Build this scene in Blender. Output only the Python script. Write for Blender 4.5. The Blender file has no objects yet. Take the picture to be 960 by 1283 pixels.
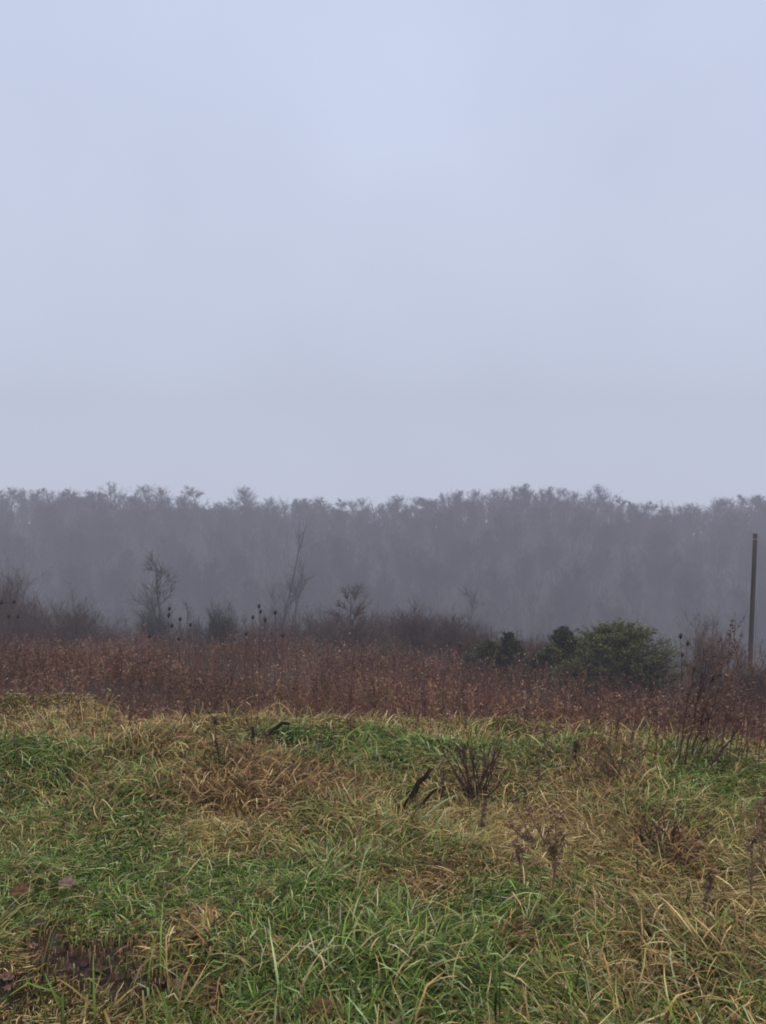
import bpy, math, zlib
import numpy as np

C = bpy.context.scene.collection
R = math.radians
rng = np.random.default_rng(7)
EYE, FP, CX, CY = 1.6, 1110.0, 480.0, 641.5     # eye height (m), focal length and centre of the photo (px)

# ------------------------------------------------------------------ noise and terrain
_tab = np.random.default_rng(3).random((256, 256))

def vnoise(x, y, s, seed=0):
    x = np.asarray(x, float) / s + seed * 17.31
    y = np.asarray(y, float) / s + seed * 9.77
    xi, yi = np.floor(x).astype(int), np.floor(y).astype(int)
    fx, fy = x - xi, y - yi
    fx, fy = fx * fx * (3 - 2 * fx), fy * fy * (3 - 2 * fy)
    a, b = _tab[xi & 255, yi & 255], _tab[(xi + 1) & 255, yi & 255]
    c, d = _tab[xi & 255, (yi + 1) & 255], _tab[(xi + 1) & 255, (yi + 1) & 255]
    return (a * (1 - fx) + b * fx) * (1 - fy) + (c * (1 - fx) + d * fx) * fy

def sstep(a, b, x):
    t = np.clip((np.asarray(x, float) - a) / (b - a), 0, 1)
    return t * t * (3 - 2 * t)

_ty = np.arange(-120, 1000, 0.1)
def _prof(ys, zs):
    t = np.interp(_ty, ys, zs)
    k = np.hanning(15); k /= k.sum()
    return np.convolve(np.pad(t, 7, mode='edge'), k, mode='valid')
_far_y, _far_z = [36, 50, 70, 100, 128, 142], [-4.7, -8.6, -14, -23, -28, -27.5]
P_right = _prof([-120, 0, 4, 6, 7.5, 8.3, 9.5, 12, 20, 30] + _far_y, [0.4, 0, 0, -.04, -.2, -.5, -1.1, -1.55, -2.6, -3.75] + _far_z)
P_left = _prof([-120, 0, 4, 6, 7.5, 9.5, 12, 14, 20, 30] + _far_y, [0.4, 0, 0, -.03, -.15, -.42, -.72, -1.1, -2.2, -3.6] + _far_z)

# the skyline of the wooded ridge: where each tree top stands against the sky
SKY = [(0,612),(15,611),(30,612),(45,621),(60,614),(75,613),(90,620),(101,615),(115,616),(126,615),(138,609),(154,618),(170,614),
       (185,607),(196,610),(206,622),(220,617),(231,618),(240,613),(251,629),(263,632),(276,628),(290,622),(310,610),(324,622),(340,622),
       (359,628),(375,623),(386,624),(400,622),(414,628),(426,624),(440,627),(455,625),(470,631),(481,628),(494,619),(506,630),(520,624),
       (531,620),(541,621),(551,622),(563,616),(576,617),(590,611),(604,617),(620,614),(635,611),(652,606),(669,610),(685,611),(701,609),
       (715,614),(731,613),(750,611),(758,616),(765,629),(776,624),(791,630),(803,630),(815,627),(830,632),(841,631),(852,632),(862,632),
       (871,634),(880,630),(891,626),(900,623),(911,621),(926,623),(942,620),(954,623)]
_sx = np.array([s[0] for s in SKY], float); _sy = np.array([s[1] for s in SKY], float)
RIDGE_Y = 240.0
_rx = (np.linspace(-1400, 2400, 600) - CX) / FP * RIDGE_Y
_rt = np.interp(np.linspace(-1400, 2400, 600), _sx, _sy)
_k = np.hanning(31); _k /= _k.sum()
_rt = np.convolve(np.pad(_rt, 15, mode='edge'), _k, mode='valid')
_rz = EYE + (CY - _rt) / FP * RIDGE_Y - 9.0

def base_z(x, y):
    x = np.asarray(x, float); y = np.asarray(y, float)
    ye = y + 0.25 * np.maximum(x - 0.8, 0) * sstep(4, 7, y) * (1 - sstep(14, 30, y))
    zr, zl = np.interp(ye, _ty, P_right), np.interp(y, _ty, P_left)
    w = sstep(-1.2, -3.4, x)
    z = zr * (1 - w) + zl * w
    z = z - 0.085 * np.maximum(x, 0) * sstep(8, 14, y) * (1 - sstep(60, 110, y))
    rz = np.interp(x, _rx, _rz)
    t = np.clip((y - 138) / (RIDGE_Y - 138), 0, 1)
    hill = -27.5 + (rz + 27.5) * (t ** 0.9)
    hill = hill - 0.06 * np.maximum(y - RIDGE_Y, 0)
    z = np.where(y > 138, hill, z)
    return z

def hummock(x, y):
    m = sstep(-3, 0, y) * (1 - sstep(10, 16, y))
    h = 0.18 * (vnoise(x, y, 0.95, 1) - 0.5) + 0.11 * (vnoise(x, y, 0.42, 2) - 0.5) + 0.05 * (vnoise(x, y, 0.2, 4) - 0.5)
    return m * h + (1 - m) * sstep(8, 20, y) * (vnoise(x, y, 3.0, 3) - 0.5) * 0.5

MUD = [(58,1184,34,30),(116,1216,62,40),(176,1242,46,26),(232,1250,36,20),(4,1238,34,24)]
def to_px(x, y, z):
    yy = np.maximum(np.asarray(y, float), 0.3)
    return CX + FP * x / yy, CY - FP * (z - EYE) / yy

def mud_mask(x, y):
    z = base_z(x, y)
    px, py = to_px(x, y, z)
    m = np.zeros_like(np.asarray(x, float))
    for a, b, rx, ry in MUD:
        m = np.maximum(m, 1.6 - ((px - a) / rx) ** 2 * .9 - ((py - b) / ry) ** 2 * .9)
    m = m - .36 + 1.5 * (vnoise(x, y, 0.10, 5) - 0.5) + 0.9 * (vnoise(x, y, 0.045, 6) - 0.5)
    return np.clip(m, 0, 1) * (np.asarray(y) > 1.5)

def short(x, y):
    px, py = to_px(x, y, base_z(x, y))
    m = np.zeros_like(px)
    for a, b, rx, ry in MUD: m = np.maximum(m, np.exp(-((px - a) / rx / 1.7) ** 2 - ((py - b) / ry / 1.7) ** 2))
    m = np.maximum(.9 * m, .68 * np.exp(-((px - 90) / 230) ** 2 - ((py - 1230) / 95) ** 2))
    return np.where(y < 6, 1 - m, 1)

def gz(x, y):
    x = np.asarray(x, float); y = np.asarray(y, float)
    z = base_z(x, y) + hummock(x, y)
    near = (y > 1.5) & (y < 5) & (x < 0)
    z = z + np.where(near, mud_mask(x, y) * (.05 * (vnoise(x, y, .07, 8) - .5) + .03 * (vnoise(x, y, .03, 9) - .5)), 0)
    return np.where(near, z - .5 * hummock(x, y) * (short(x, y) < .6), z)

def spot(px, py, y0=1.5, y1=60.0):
    """the ground point that the photo shows at (px, py): walk along the sight line until it meets the ground"""
    ys = np.arange(y0, y1, 0.02)
    xs = (px - CX) / FP * ys
    zs = EYE + (CY - py) / FP * ys
    below = zs < gz(xs, ys)
    i = int(np.argmax(below)) if below.any() else len(ys) - 1
    return np.array([xs[i], ys[i], float(gz(xs[i], ys[i]))])

def at(px, Y):
    x = (px - CX) / FP * Y
    return np.array([x, Y, float(gz(x, Y))])

def top_height(px, py, Y):
    p = at(px, Y)
    return EYE + (CY - py) / FP * Y - p[2]

# ------------------------------------------------------------------ mesh building
class Acc:
    def __init__(s):
        s.v, s.q, s.t, s.c, s.n = [], [], [], [], 0
    def add(s, v, q=None, t=None, c=None):
        v = np.asarray(v, np.float32).reshape(-1, 3)
        if q is not None and len(q): s.q.append(np.asarray(q, np.int64).reshape(-1, 4) + s.n)
        if t is not None and len(t): s.t.append(np.asarray(t, np.int64).reshape(-1, 3) + s.n)
        c = np.broadcast_to(np.asarray(c if c is not None else (.5, .5, .5), np.float32), (len(v), 3))
        s.v.append(v); s.c.append(c); s.n += len(v)
        return s
    def ribbons(s, P, W, side, col):
        """P (N,K,3) centre lines, W (N,K) widths, side (N,3) or (N,K,3), col (N,3) or (N,K,3)"""
        P = np.asarray(P, float); N, K = P.shape[:2]
        if N == 0: return s
        if side.ndim == 2: side = side[:, None, :]
        h = side * (np.asarray(W)[..., None] * 0.5)
        V = np.stack([P - h, P + h], 2)
        b = (np.arange(N) * K * 2)[:, None] + (np.arange(K - 1) * 2)[None, :]
        q = np.stack([b, b + 1, b + 3, b + 2], -1)
        col = np.asarray(col, float)
        if col.ndim == 2: col = np.broadcast_to(col[:, None, :], (N, K, 3))
        cc = np.repeat(col[:, :, None, :], 2, 2)
        return s.add(V, q.reshape(-1, 4), None, cc.reshape(-1, 3))
    def tubes(s, P, Rr, n, col):
        P = np.asarray(P, float); N, K = P.shape[:2]
        if N == 0: return s
        T = np.gradient(P, axis=1); T /= np.linalg.norm(T, axis=-1, keepdims=True) + 1e-9
        ref = np.where(np.abs(T[..., 2:3]) > .92, np.array([1., 0, 0]), np.array([0, 0, 1.]))
        A = np.cross(T, ref); A /= np.linalg.norm(A, axis=-1, keepdims=True) + 1e-9
        B = np.cross(T, A)
        an = np.arange(n) * 2 * np.pi / n
        V = P[:, :, None] + np.asarray(Rr)[..., None, None] * (np.cos(an)[:, None] * A[:, :, None] + np.sin(an)[:, None] * B[:, :, None])
        b = (np.arange(N) * K * n)[:, None, None] + (np.arange(K - 1) * n)[None, :, None]
        i = np.arange(n)[None, None]; j = (np.arange(n) + 1)[None, None] % n
        q = np.stack([b + i, b + j, b + n + j, b + n + i], -1)
        col = np.asarray(col, float)
        if col.ndim == 1: col = np.broadcast_to(col, (N, 3))
        return s.add(V, q.reshape(-1, 4), None, np.broadcast_to(col[:, None, None], (N, K, n, 3)).reshape(-1, 3))
    def flakes(s, P, size, col, flat=0.0, aspect=0.5, D=None):
        """small leaf-like pointed quads with random orientation at P (N,3)"""
        N = len(P)
        if N == 0: return s
        if D is None: D = unit(rng.normal(size=(N, 3)))
        U = unit(np.cross(D, rng.normal(size=(N, 3))))
        L = np.asarray(size).reshape(-1, 1) * D; Wd = np.asarray(size).reshape(-1, 1) * U * aspect * .5
        V = np.stack([P, P + L * .45 + Wd, P + L, P + L * .45 - Wd], 1)
        q = np.arange(N * 4).reshape(N, 4)
        col = np.asarray(col, float)
        if col.ndim == 1: col = np.broadcast_to(col, (N, 3))
        return s.add(V, q, None, np.repeat(col, 4, 0))
    def obj(s, name, mat, parent=None, smooth=True):
        me = bpy.data.meshes.new(name)
        v = np.concatenate(s.v); c = np.concatenate(s.c)
        q = np.concatenate(s.q) if s.q else np.zeros((0, 4), np.int64)
        t = np.concatenate(s.t) if s.t else np.zeros((0, 3), np.int64)
        me.vertices.add(len(v)); me.vertices.foreach_set('co', v.ravel())
        me.loops.add(q.size + t.size)
        me.loops.foreach_set('vertex_index', np.concatenate([q.ravel(), t.ravel()]).astype(np.int32))
        me.polygons.add(len(q) + len(t))
        ls = np.concatenate([np.arange(len(q)) * 4, q.size + np.arange(len(t)) * 3]).astype(np.int32)
        me.polygons.foreach_set('loop_start', ls)
        me.update(calc_edges=True)
        if smooth:
            me.polygons.foreach_set('use_smooth', np.ones(len(q) + len(t), bool))
        ca = me.color_attributes.new('col', 'FLOAT_COLOR', 'POINT')
        ca.data.foreach_set('color', np.concatenate([c, np.ones((len(c), 1), np.float32)], 1).astype(np.float32).ravel())
        me.materials.append(mat)
        o = bpy.data.objects.new(name, me); C.objects.link(o)
        if parent is not None: o.parent = parent
        return o

def reseed(*key):
    # every plant keeps its own shape whatever is built before it
    global rng
    rng = np.random.default_rng(zlib.crc32(repr(key).encode()))

def unit(v):
    return v / (np.linalg.norm(v, axis=-1, keepdims=True) + 1e-9)

def tag(o, label, cat, group=None, kind=None):
    if label: o['label'] = label
    if cat: o['category'] = cat
    if group: o['group'] = group
    if kind: o['kind'] = kind
    return o

def thing(name, label, cat, loc, rz=0.0, group=None, scale=1.0):
    o = bpy.data.objects.new(name, None); C.objects.link(o)
    o.location = [float(a) for a in loc]; o.rotation_euler.z = rz; o.scale = (scale,) * 3 if np.isscalar(scale) else scale
    o.empty_display_size = .2
    return tag(o, label, cat, group)

def dup(root, loc, rz, label, cat=None, group=None, scale=(1, 1, 1)):
    r = root.copy(); C.objects.link(r)
    r.location = [float(a) for a in loc]; r.rotation_euler = (0, 0, rz); r.scale = scale
    r['label'] = label
    if cat: r['category'] = cat
    if group: r['group'] = group
    for ch in list(root.children):
        c = ch.copy(); C.objects.link(c); c.parent = r
        for g in ch.children:
            d = g.copy(); C.objects.link(d); d.parent = c
    return r

# ------------------------------------------------------------------ materials
def new_mat(name):
    m = bpy.data.materials.new(name); m.use_nodes = True
    nt = m.node_tree; nt.nodes.clear()
    return m, nt, nt.nodes.new, nt.links.new

def leaf_mat(name, rough=.6, spec=.25, trans=.25, var=.25, scale=30.0):
    m, nt, N, L = new_mat(name)
    out = N('ShaderNodeOutputMaterial'); at_ = N('ShaderNodeAttribute'); at_.attribute_name = 'col'
    tc = N('ShaderNodeTexCoord'); no = N('ShaderNodeTexNoise'); no.inputs['Scale'].default_value = scale; no.inputs['Detail'].default_value = 3
    L(tc.outputs['Object'], no.inputs['Vector'])
    mr = N('ShaderNodeMapRange'); mr.inputs['From Min'].default_value = .3; mr.inputs['From Max'].default_value = .7
    mr.inputs['To Min'].default_value = 1 - var; mr.inputs['To Max'].default_value = 1 + var
    L(no.outputs['Fac'], mr.inputs['Value'])
    mx = N('ShaderNodeVectorMath'); mx.operation = 'SCALE'
    L(at_.outputs['Color'], mx.inputs[0]); L(mr.outputs['Result'], mx.inputs['Scale'])
    p = N('ShaderNodeBsdfPrincipled'); p.inputs['Roughness'].default_value = rough; p.inputs['Specular IOR Level'].default_value = spec
    L(mx.outputs[0], p.inputs['Base Color'])
    if trans > 0:
        t = N('ShaderNodeBsdfTranslucent'); L(mx.outputs[0], t.inputs['Color'])
        ms = N('ShaderNodeMixShader'); ms.inputs[0].default_value = trans
        L(p.outputs[0], ms.inputs[1]); L(t.outputs[0], ms.inputs[2]); L(ms.outputs[0], out.inputs['Surface'])
    else:
        L(p.outputs[0], out.inputs['Surface'])
    return m

M_grass = leaf_mat('grass_blades', .6, .07, .12, .2, 9)
M_weed = leaf_mat('dry_weed', .85, .03, .1, .2, 6)
M_bark = leaf_mat('bark', .9, .05, 0, .3, 5)
M_needle = leaf_mat('evergreen_needles', .7, .06, .15, .3, 3)
M_twig = leaf_mat('far_twigs', .9, .05, 0, .2, .5)
M_leaf = leaf_mat('dead_leaf', .75, .06, .15, .45, 40)

def ground_mat():
    m, nt, N, L = new_mat('earth')
    out = N('ShaderNodeOutputMaterial'); p = N('ShaderNodeBsdfPrincipled')
    a = N('ShaderNodeAttribute'); a.attribute_name = 'col'
    b = N('ShaderNodeAttribute'); b.attribute_name = 'mud'
    tc = N('ShaderNodeTexCoord')
    n1 = N('ShaderNodeTexNoise'); n1.inputs['Scale'].default_value = 14; n1.inputs['Detail'].default_value = 8; n1.inputs['Roughness'].default_value = .7
    n2 = N('ShaderNodeTexNoise'); n2.inputs['Scale'].default_value = 55; n2.inputs['Detail'].default_value = 5
    for n in (n1, n2): L(tc.outputs['Object'], n.inputs['Vector'])
    mr = N('ShaderNodeMapRange'); mr.inputs['From Min'].default_value = .3; mr.inputs['From Max'].default_value = .7
    mr.inputs['To Min'].default_value = .3; mr.inputs['To Max'].default_value = 1.75
    L(n1.outputs['Fac'], mr.inputs['Value'])
    sc = N('ShaderNodeVectorMath'); sc.operation = 'SCALE'; L(a.outputs['Color'], sc.inputs[0]); L(mr.outputs['Result'], sc.inputs['Scale'])
    L(sc.outputs[0], p.inputs['Base Color'])
    ro = N('ShaderNodeMapRange'); ro.inputs['To Min'].default_value = .9; ro.inputs['To Max'].default_value = .55
    L(b.outputs['Fac'], ro.inputs['Value']); L(ro.outputs['Result'], p.inputs['Roughness'])
    p.inputs['Specular IOR Level'].default_value = .2
    ad = N('ShaderNodeMath'); ad.operation = 'ADD'; L(n1.outputs['Fac'], ad.inputs[0]); L(n2.outputs['Fac'], ad.inputs[1])
    bu = N('ShaderNodeBump'); bu.inputs['Strength'].default_value = 1; bu.inputs['Distance'].default_value = .06
    L(ad.outputs[0], bu.inputs['Height']); L(bu.outputs[0], p.inputs['Normal'])
    L(p.outputs[0], out.inputs['Surface'])
    return m

def wood_mat(name, c1, c2, rough=.8):
    m, nt, N, L = new_mat(name)
    out = N('ShaderNodeOutputMaterial'); p = N('ShaderNodeBsdfPrincipled'); tc = N('ShaderNodeTexCoord')
    mp = N('ShaderNodeMapping'); mp.inputs['Scale'].default_value = (14, 14, .8)
    n = N('ShaderNodeTexNoise'); n.inputs['Scale'].default_value = 2; n.inputs['Detail'].default_value = 8
    r = N('ShaderNodeValToRGB'); r.color_ramp.elements[0].position = .3; r.color_ramp.elements[1].position = .72
    r.color_ramp.elements[0].color = (*c1, 1); r.color_ramp.elements[1].color = (*c2, 1)
    L(tc.outputs['Object'], mp.inputs['Vector']); L(mp.outputs[0], n.inputs['Vector']); L(n.outputs['Fac'], r.inputs[0])
    L(r.outputs[0], p.inputs['Base Color']); p.inputs['Roughness'].default_value = rough; p.inputs['Specular IOR Level'].default_value = .06
    bu = N('ShaderNodeBump'); bu.inputs['Strength'].default_value = .5; bu.inputs['Distance'].default_value = .01
    L(n.outputs['Fac'], bu.inputs['Height']); L(bu.outputs[0], p.inputs['Normal']); L(p.outputs[0], out.inputs['Surface'])
    return m

# ------------------------------------------------------------------ ground sheet
def grid_axis(parts):
    a = []
    for s, e, d in parts: a += list(np.arange(s, e, d))
    return np.array(a + [parts[-1][1]], float)
xa = grid_axis([(-420, -120, 12), (-120, -30, 4), (-30, -7, .8), (-7, -3.2, .12), (-3.2, 0, .035), (0, 3.2, .06), (3.2, 7, .12), (7, 30, .8), (30, 120, 4), (120, 420, 12)])
ya = grid_axis([(-110, -10, 8), (-10, 1.5, .5), (1.5, 4.4, .035), (4.4, 8, .07), (8, 16, .2), (16, 40, .8), (40, 140, 3), (140, 260, 4), (260, 900, 20)])
X, Y = np.meshgrid(xa, ya); Z = gz(X, Y)
mud = np.where((Y > 1.5) & (Y < 5), mud_mask(X, Y), 0)
nx, ny = len(xa), len(ya)
ii = (np.arange(ny - 1)[:, None] * nx + np.arange(nx - 1)[None]).ravel()
quads = np.stack([ii, ii + 1, ii + nx + 1, ii + nx], -1)
thatch, soil = np.array([.055, .042, .018]), np.array([.085, .058, .048])
brushc, valley, woodc = np.array([.085, .05, .04]), np.array([.06, .05, .042]), np.array([.028, .024, .024])
col = thatch * np.ones(X.shape + (3,))
def mixc(c, k, w): return c * (1 - w[..., None]) + k * w[..., None]
col = mixc(col, brushc, sstep(7.8, 9.5, Y)); col = mixc(col, valley, sstep(34, 50, Y)); col = mixc(col, woodc, sstep(120, 145, Y))
col = mixc(col, soil, mud)
acc = Acc().add(np.stack([X, Y, Z], -1), quads, None, col.reshape(-1, 3))
ground = acc.obj('ground', ground_mat())
ma = ground.data.attributes.new('mud', 'FLOAT', 'POINT'); ma.data.foreach_set('value', mud.astype(np.float32).ravel())
tag(ground, 'sloping field with a muddy rut, falling to a valley and rising to a ridge', None, kind='structure')

# ------------------------------------------------------------------ grass
# what grows where, as (px, py, half width, half height, amount) of the photo, carried onto the ground
GREEN = [(880,1175,110,40,.35),(790,1255,120,40,.35),(700,960,70,20,.3),(90,1000,150,60,.35),(120,1110,200,60,.3),(460,1230,260,50,.3),(230,1120,230,110,.35),(380,1210,200,60,.4),(250,935,120,14,.3),(60,965,110,40,.7),(210,955,80,22,.4),(455,945,100,28,.8),(610,935,70,18,.4),(865,980,75,40,.8),(150,1085,170,55,.55),(300,1125,140,40,.4),
         (550,1195,130,42,.8),(480,1255,220,45,.8),(660,1220,110,40,.6),(720,1160,90,22,.4),(30,1130,70,40,.4),(270,1220,90,45,.6),(640,1130,70,25,.4),(780,1110,70,20,.3)]
STRAW = [(150,893,240,24,.8),(600,913,330,12,.7),(450,1055,160,50,.6),(760,1005,150,60,.5),(650,1060,130,50,.6),(900,1110,110,60,.9),(840,1235,150,60,.7),
         (60,1270,110,26,.6),(920,1190,80,50,.6),(230,1035,45,16,.8),(300,1010,90,40,.5),(570,1010,120,30,.5)]
BROWN = [(330,968,120,34,1.1),(190,917,70,18,1.2),(250,1160,65,26,.9),(550,1108,65,20,.8),(638,1180,38,18,1.2),(835,1045,55,30,1.1),(768,962,40,26,1.1),
         (280,1238,26,24,.9),(120,980,30,25,.4),(600,985,70,40,.6),(690,1080,60,50,.6),(20,900,60,20,.4),(500,1060,60,26,.4),(720,1020,90,40,.5)]

def zone(x, y):
    px, py = to_px(x, y, base_z(x, y))
    def gs(L_):
        r = np.zeros_like(px)
        for a, b, rx, ry, k in L_: r += k * np.exp(-((px - a) / rx) ** 2 - ((py - b) / ry) ** 2)
        return r
    n1, n2, n3 = vnoise(x, y, .55, 11), vnoise(x, y, .23, 12), vnoise(x, y, 1.3, 13)
    g = .45 + gs(GREEN) + .9 * (n1 - .5) + .5 * (n2 - .5)
    s = .48 + gs(STRAW) + .45 * sstep(6.6, 7.8, y) + .7 * (n3 - .5) + .6 * (vnoise(x, y, .3, 14) - .5)
    b = .22 + gs(BROWN) + .6 * (vnoise(x, y, .4, 15) - .5)
    W = np.clip(np.stack([g, s, b], -1), .02, None) ** 2.4
    return W / W.sum(-1, keepdims=True)

PAL = {0: np.array([[.10, .175, .030], [.145, .225, .045], [.055, .10, .020], [.19, .255, .065], [.32, .38, .18]]),
       1: np.array([[.47, .35, .15], [.37, .28, .10], [.62, .50, .27], [.27, .215, .07], [.40, .275, .11]]),
       2: np.array([[.28, .155, .07], [.20, .115, .055], [.37, .22, .105], [.14, .08, .045], [.41, .265, .14]])}

def blade_cols(kind):
    N = len(kind); c = np.zeros((N, 3))
    for k in PAL:
        m = kind == k
        c[m] = PAL[k][rng.integers(0, len(PAL[k]), m.sum())]
    c *= rng.uniform(.36, 1.78, (N, 1))
    return c * (1 + rng.normal(0, .06, (N, 3)))

def blades(acc, x, y, z, head, L, w, lean, curl, col, K=5, rest=None):
    """bent tapering leaves; angle from upright = lean + curl*s; never lower than the ground"""
    N = len(x)
    P = np.zeros((N, K, 3)); P[:, 0] = np.stack([x, y, z], -1)
    h = np.stack([np.cos(head), np.sin(head)], -1)
    hd = head.copy()
    tw = rng.normal(0, .6, N)
    kink = np.where(rng.random(N) < .3, rng.uniform(.5, 1.5, N), 0); kk = rng.integers(1, max(K - 1, 2), N)
    for k in range(1, K):
        s = (k - .5) / (K - 1)
        th = np.minimum(lean + curl * s ** 1.3 + np.where(k > kk, kink, 0), 2.1)
        hd = head + tw * s
        st = L / (K - 1)
        P[:, k, 0] = P[:, k - 1, 0] + np.sin(th) * np.cos(hd) * st
        P[:, k, 1] = P[:, k - 1, 1] + np.sin(th) * np.sin(hd) * st
        P[:, k, 2] = P[:, k - 1, 2] + np.cos(th) * st
    g = gz(P[:, 1:, 0], P[:, 1:, 1]) + (rest if rest is not None else rng.uniform(.004, .05, N))[:, None]
    P[:, 1:, 2] = np.maximum(P[:, 1:, 2], g)
    prof = np.interp(np.linspace(0, 1, K), [0, .35, .75, 1], [.75, 1, .65, .08])
    side = np.stack([-np.sin(hd), np.cos(hd), rng.normal(0, .35, N)], -1)
    side = unit(side)
    cc = np.repeat(col[:, None, :], K, 1) * np.linspace(.32, 1.15, K)[None, :, None]  # roots darkened: shade deep in the grass put into the blade colour
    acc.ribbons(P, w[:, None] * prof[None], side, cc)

def sample_field(n, y0, y1, spread=.50, pad=1.2, power=1.0):
    u = rng.random(n)
    y = y0 + (y1 - y0) * u ** power
    x = rng.uniform(-1, 1, n) * (spread * y + pad)
    return x, y

def edge_keep(x, y):
    """how much grass grows here: full on the near bank, thinning where the weeds take over"""
    lim = 8.0 - .2 * np.maximum(x - .8, 0) + .9 * (vnoise(x, y, .9, 21) - .5) * 2 + .4 * (vnoise(x, y, .3, 23) - .5) * 2
    left = sstep(-.6, -4.2, x)
    limL = 8.7 + 3.8 * vnoise(x, y, 1.4, 22)
    lim = lim * (1 - left) + limL * left
    return 1 - sstep(lim - 1.3, lim + .9, y)

def grass_layer(acc, n, y0, y1, Lr, wr, lean_r, curl_r, K, straw_shift=0.0, power=1.0, mudk=1.0):
    x, y = sample_field(n, y0, y1, power=power)
    keep = rng.random(n) < edge_keep(x, y)
    mm = np.where((y < 5) & (x < 0), mud_mask(x, y), 0)
    keep &= rng.random(n) > mm * mudk
    if Lr[1] > .25: keep &= short(x, y) > .72
    x, y, mm = x[keep], y[keep], mm[keep]; n = len(x)
    W = zone(x, y)
    W[:, 1] += straw_shift; W /= W.sum(-1, keepdims=True)
    r = rng.random(n)
    W[:, 2] += 3 * np.clip(mm, 0, 1); W /= W.sum(-1, keepdims=True)
    kind = np.where(r < W[:, 0], 0, np.where(r < W[:, 0] + W[:, 1], 1, 2))
    fld = 2 * np.pi * (1.6 * vnoise(x, y, 1.1, 31) + .5 * vnoise(x, y, .35, 32))
    head = fld + rng.normal(0, 1.1, n)
    tall = .55 + .9 * vnoise(x, y, .5, 33)
    L = rng.uniform(*Lr, n) * tall * np.where(kind == 0, .95, 1.1)
    L *= short(x, y) * np.where(y > 5.5, 1 - .35 * sstep(5.5, 8, y), 1)
    w = rng.uniform(*wr, n) * np.where(kind == 0, 1.1, .8) * (1 + .06 * np.maximum(y - 4, 0))
    lean = rng.uniform(*lean_r, n); curl = rng.uniform(*curl_r, n) * np.where(kind == 0, .85, 1.15)
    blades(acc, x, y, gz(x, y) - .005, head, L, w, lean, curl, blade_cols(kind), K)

A = Acc()
grass_layer(A, 140000, 2.0, 5.0, (.03, .09), (.003, .006), (.4, 1.5), (.3, 1.6), 3, .12, mudk=.62)
grass_layer(A, 120000, 5.0, 9.5, (.04, .10), (.004, .007), (.4, 1.5), (.3, 1.6), 3, .15)
grass_layer(A, 125000, 2.0, 5.0, (.05, .18), (.003, .007), (.35, 1.5), (.5, 2.0), 5)
grass_layer(A, 9000, 2.0, 5.0, (.16, .30), (.003, .0065), (.5, 1.4), (.8, 2.0), 7, .3)
grass_layer(A, 130000, 5.0, 9.5, (.06, .20), (.004, .008), (.35, 1.5), (.5, 2.0), 4, .03)
grass_layer(A, 9000, 5.0, 9.5, (.18, .32), (.004, .007), (.4, 1.3), (.8, 2.0), 6, .3)
grass_layer(A, 26000, 9.0, 15.0, (.10, .24), (.008, .014), (.2, 1.2), (.5, 1.6), 4, .5)
grass_layer(A, 9000, 6.6, 9.2, (.16, .36), (.004, .008), (.1, 1.1), (.5, 1.7), 6, .6)
# a sparse carpet behind and beside the camera so the field goes on
x = rng.uniform(-9, 9, 50000); y = rng.uniform(-5, 3, 50000)
W = zone(x, np.full_like(y, 3.0)); kind = (rng.random(len(x)) > .5).astype(int)
blades(A, x, y, gz(x, y), rng.uniform(0, 6.28, len(x)), rng.uniform(.1, .3, len(x)), rng.uniform(.005, .009, len(x)), rng.uniform(0, .8, len(x)), rng.uniform(.4, 1.6, len(x)), blade_cols(kind), 4)
tag(A.obj('grass', M_grass), 'long wet matted grass, green mixed with straw-coloured dead blades', None, kind='stuff')

# ------------------------------------------------------------------ the red-brown dry weeds of the slope
def weed_stems(acc, x, y, H, w, col, nb, nf, lean=.16, K=4, fl=(.02, .05), tint=None):
    N = len(x); z = gz(x, y)
    d = unit(np.stack([rng.normal(0, lean, N), rng.normal(0, lean, N), np.ones(N)], -1))
    P = grow_paths(np.stack([x, y, z - .02], -1), d, H, K, .10, .02)
    side = unit(np.stack([rng.normal(size=N), rng.normal(size=N), np.zeros(N)], -1))
    acc.ribbons(P, w[:, None] * np.linspace(1, .45, K), side, col)
    acc.ribbons(P, w[:, None] * np.linspace(1, .45, K), unit(np.cross(side, [0, 0, 1.])), col)
    st, tg, ix = along(P, nb, .3, 1.0)
    bd = spread(tg, .35, .95)
    bl = H[ix] * rng.uniform(.08, .30, len(ix))
    B = grow_paths(st, bd, bl, 3, .25, .12)
    acc.ribbons(B, (w[ix] * .55)[:, None] * np.array([1, .8, .4]), unit(np.cross(bd, rng.normal(size=bd.shape))), col[ix] * rng.uniform(.75, 1.25, (len(ix), 1)))
    q = rng.integers(0, len(B), N * nf); tt = rng.random(N * nf)[:, None]
    pp = B[q, 1] * (1 - tt) + B[q, 2] * tt
    fc = col[ix[q]] * rng.uniform(.6, 1.5, (len(q), 1))
    pale = rng.random(len(q)) < .03
    fc[pale] = np.array([.42, .33, .25]) * rng.uniform(.5, 1.1, (pale.sum(), 1))
    acc.flakes(pp, rng.uniform(*fl, len(q)), fc, aspect=.6)

def grow_paths(start, d, L, K, wander, up):
    N = len(start); P = np.zeros((N, K, 3)); P[:, 0] = start; d = d.copy()
    L = np.broadcast_to(np.asarray(L, float), (N,))
    for k in range(1, K):
        d = unit(d + rng.normal(0, wander, (N, 3)) + np.array([0, 0, up]))
        P[:, k] = P[:, k - 1] + d * (L / (K - 1))[:, None]
    return P

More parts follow.
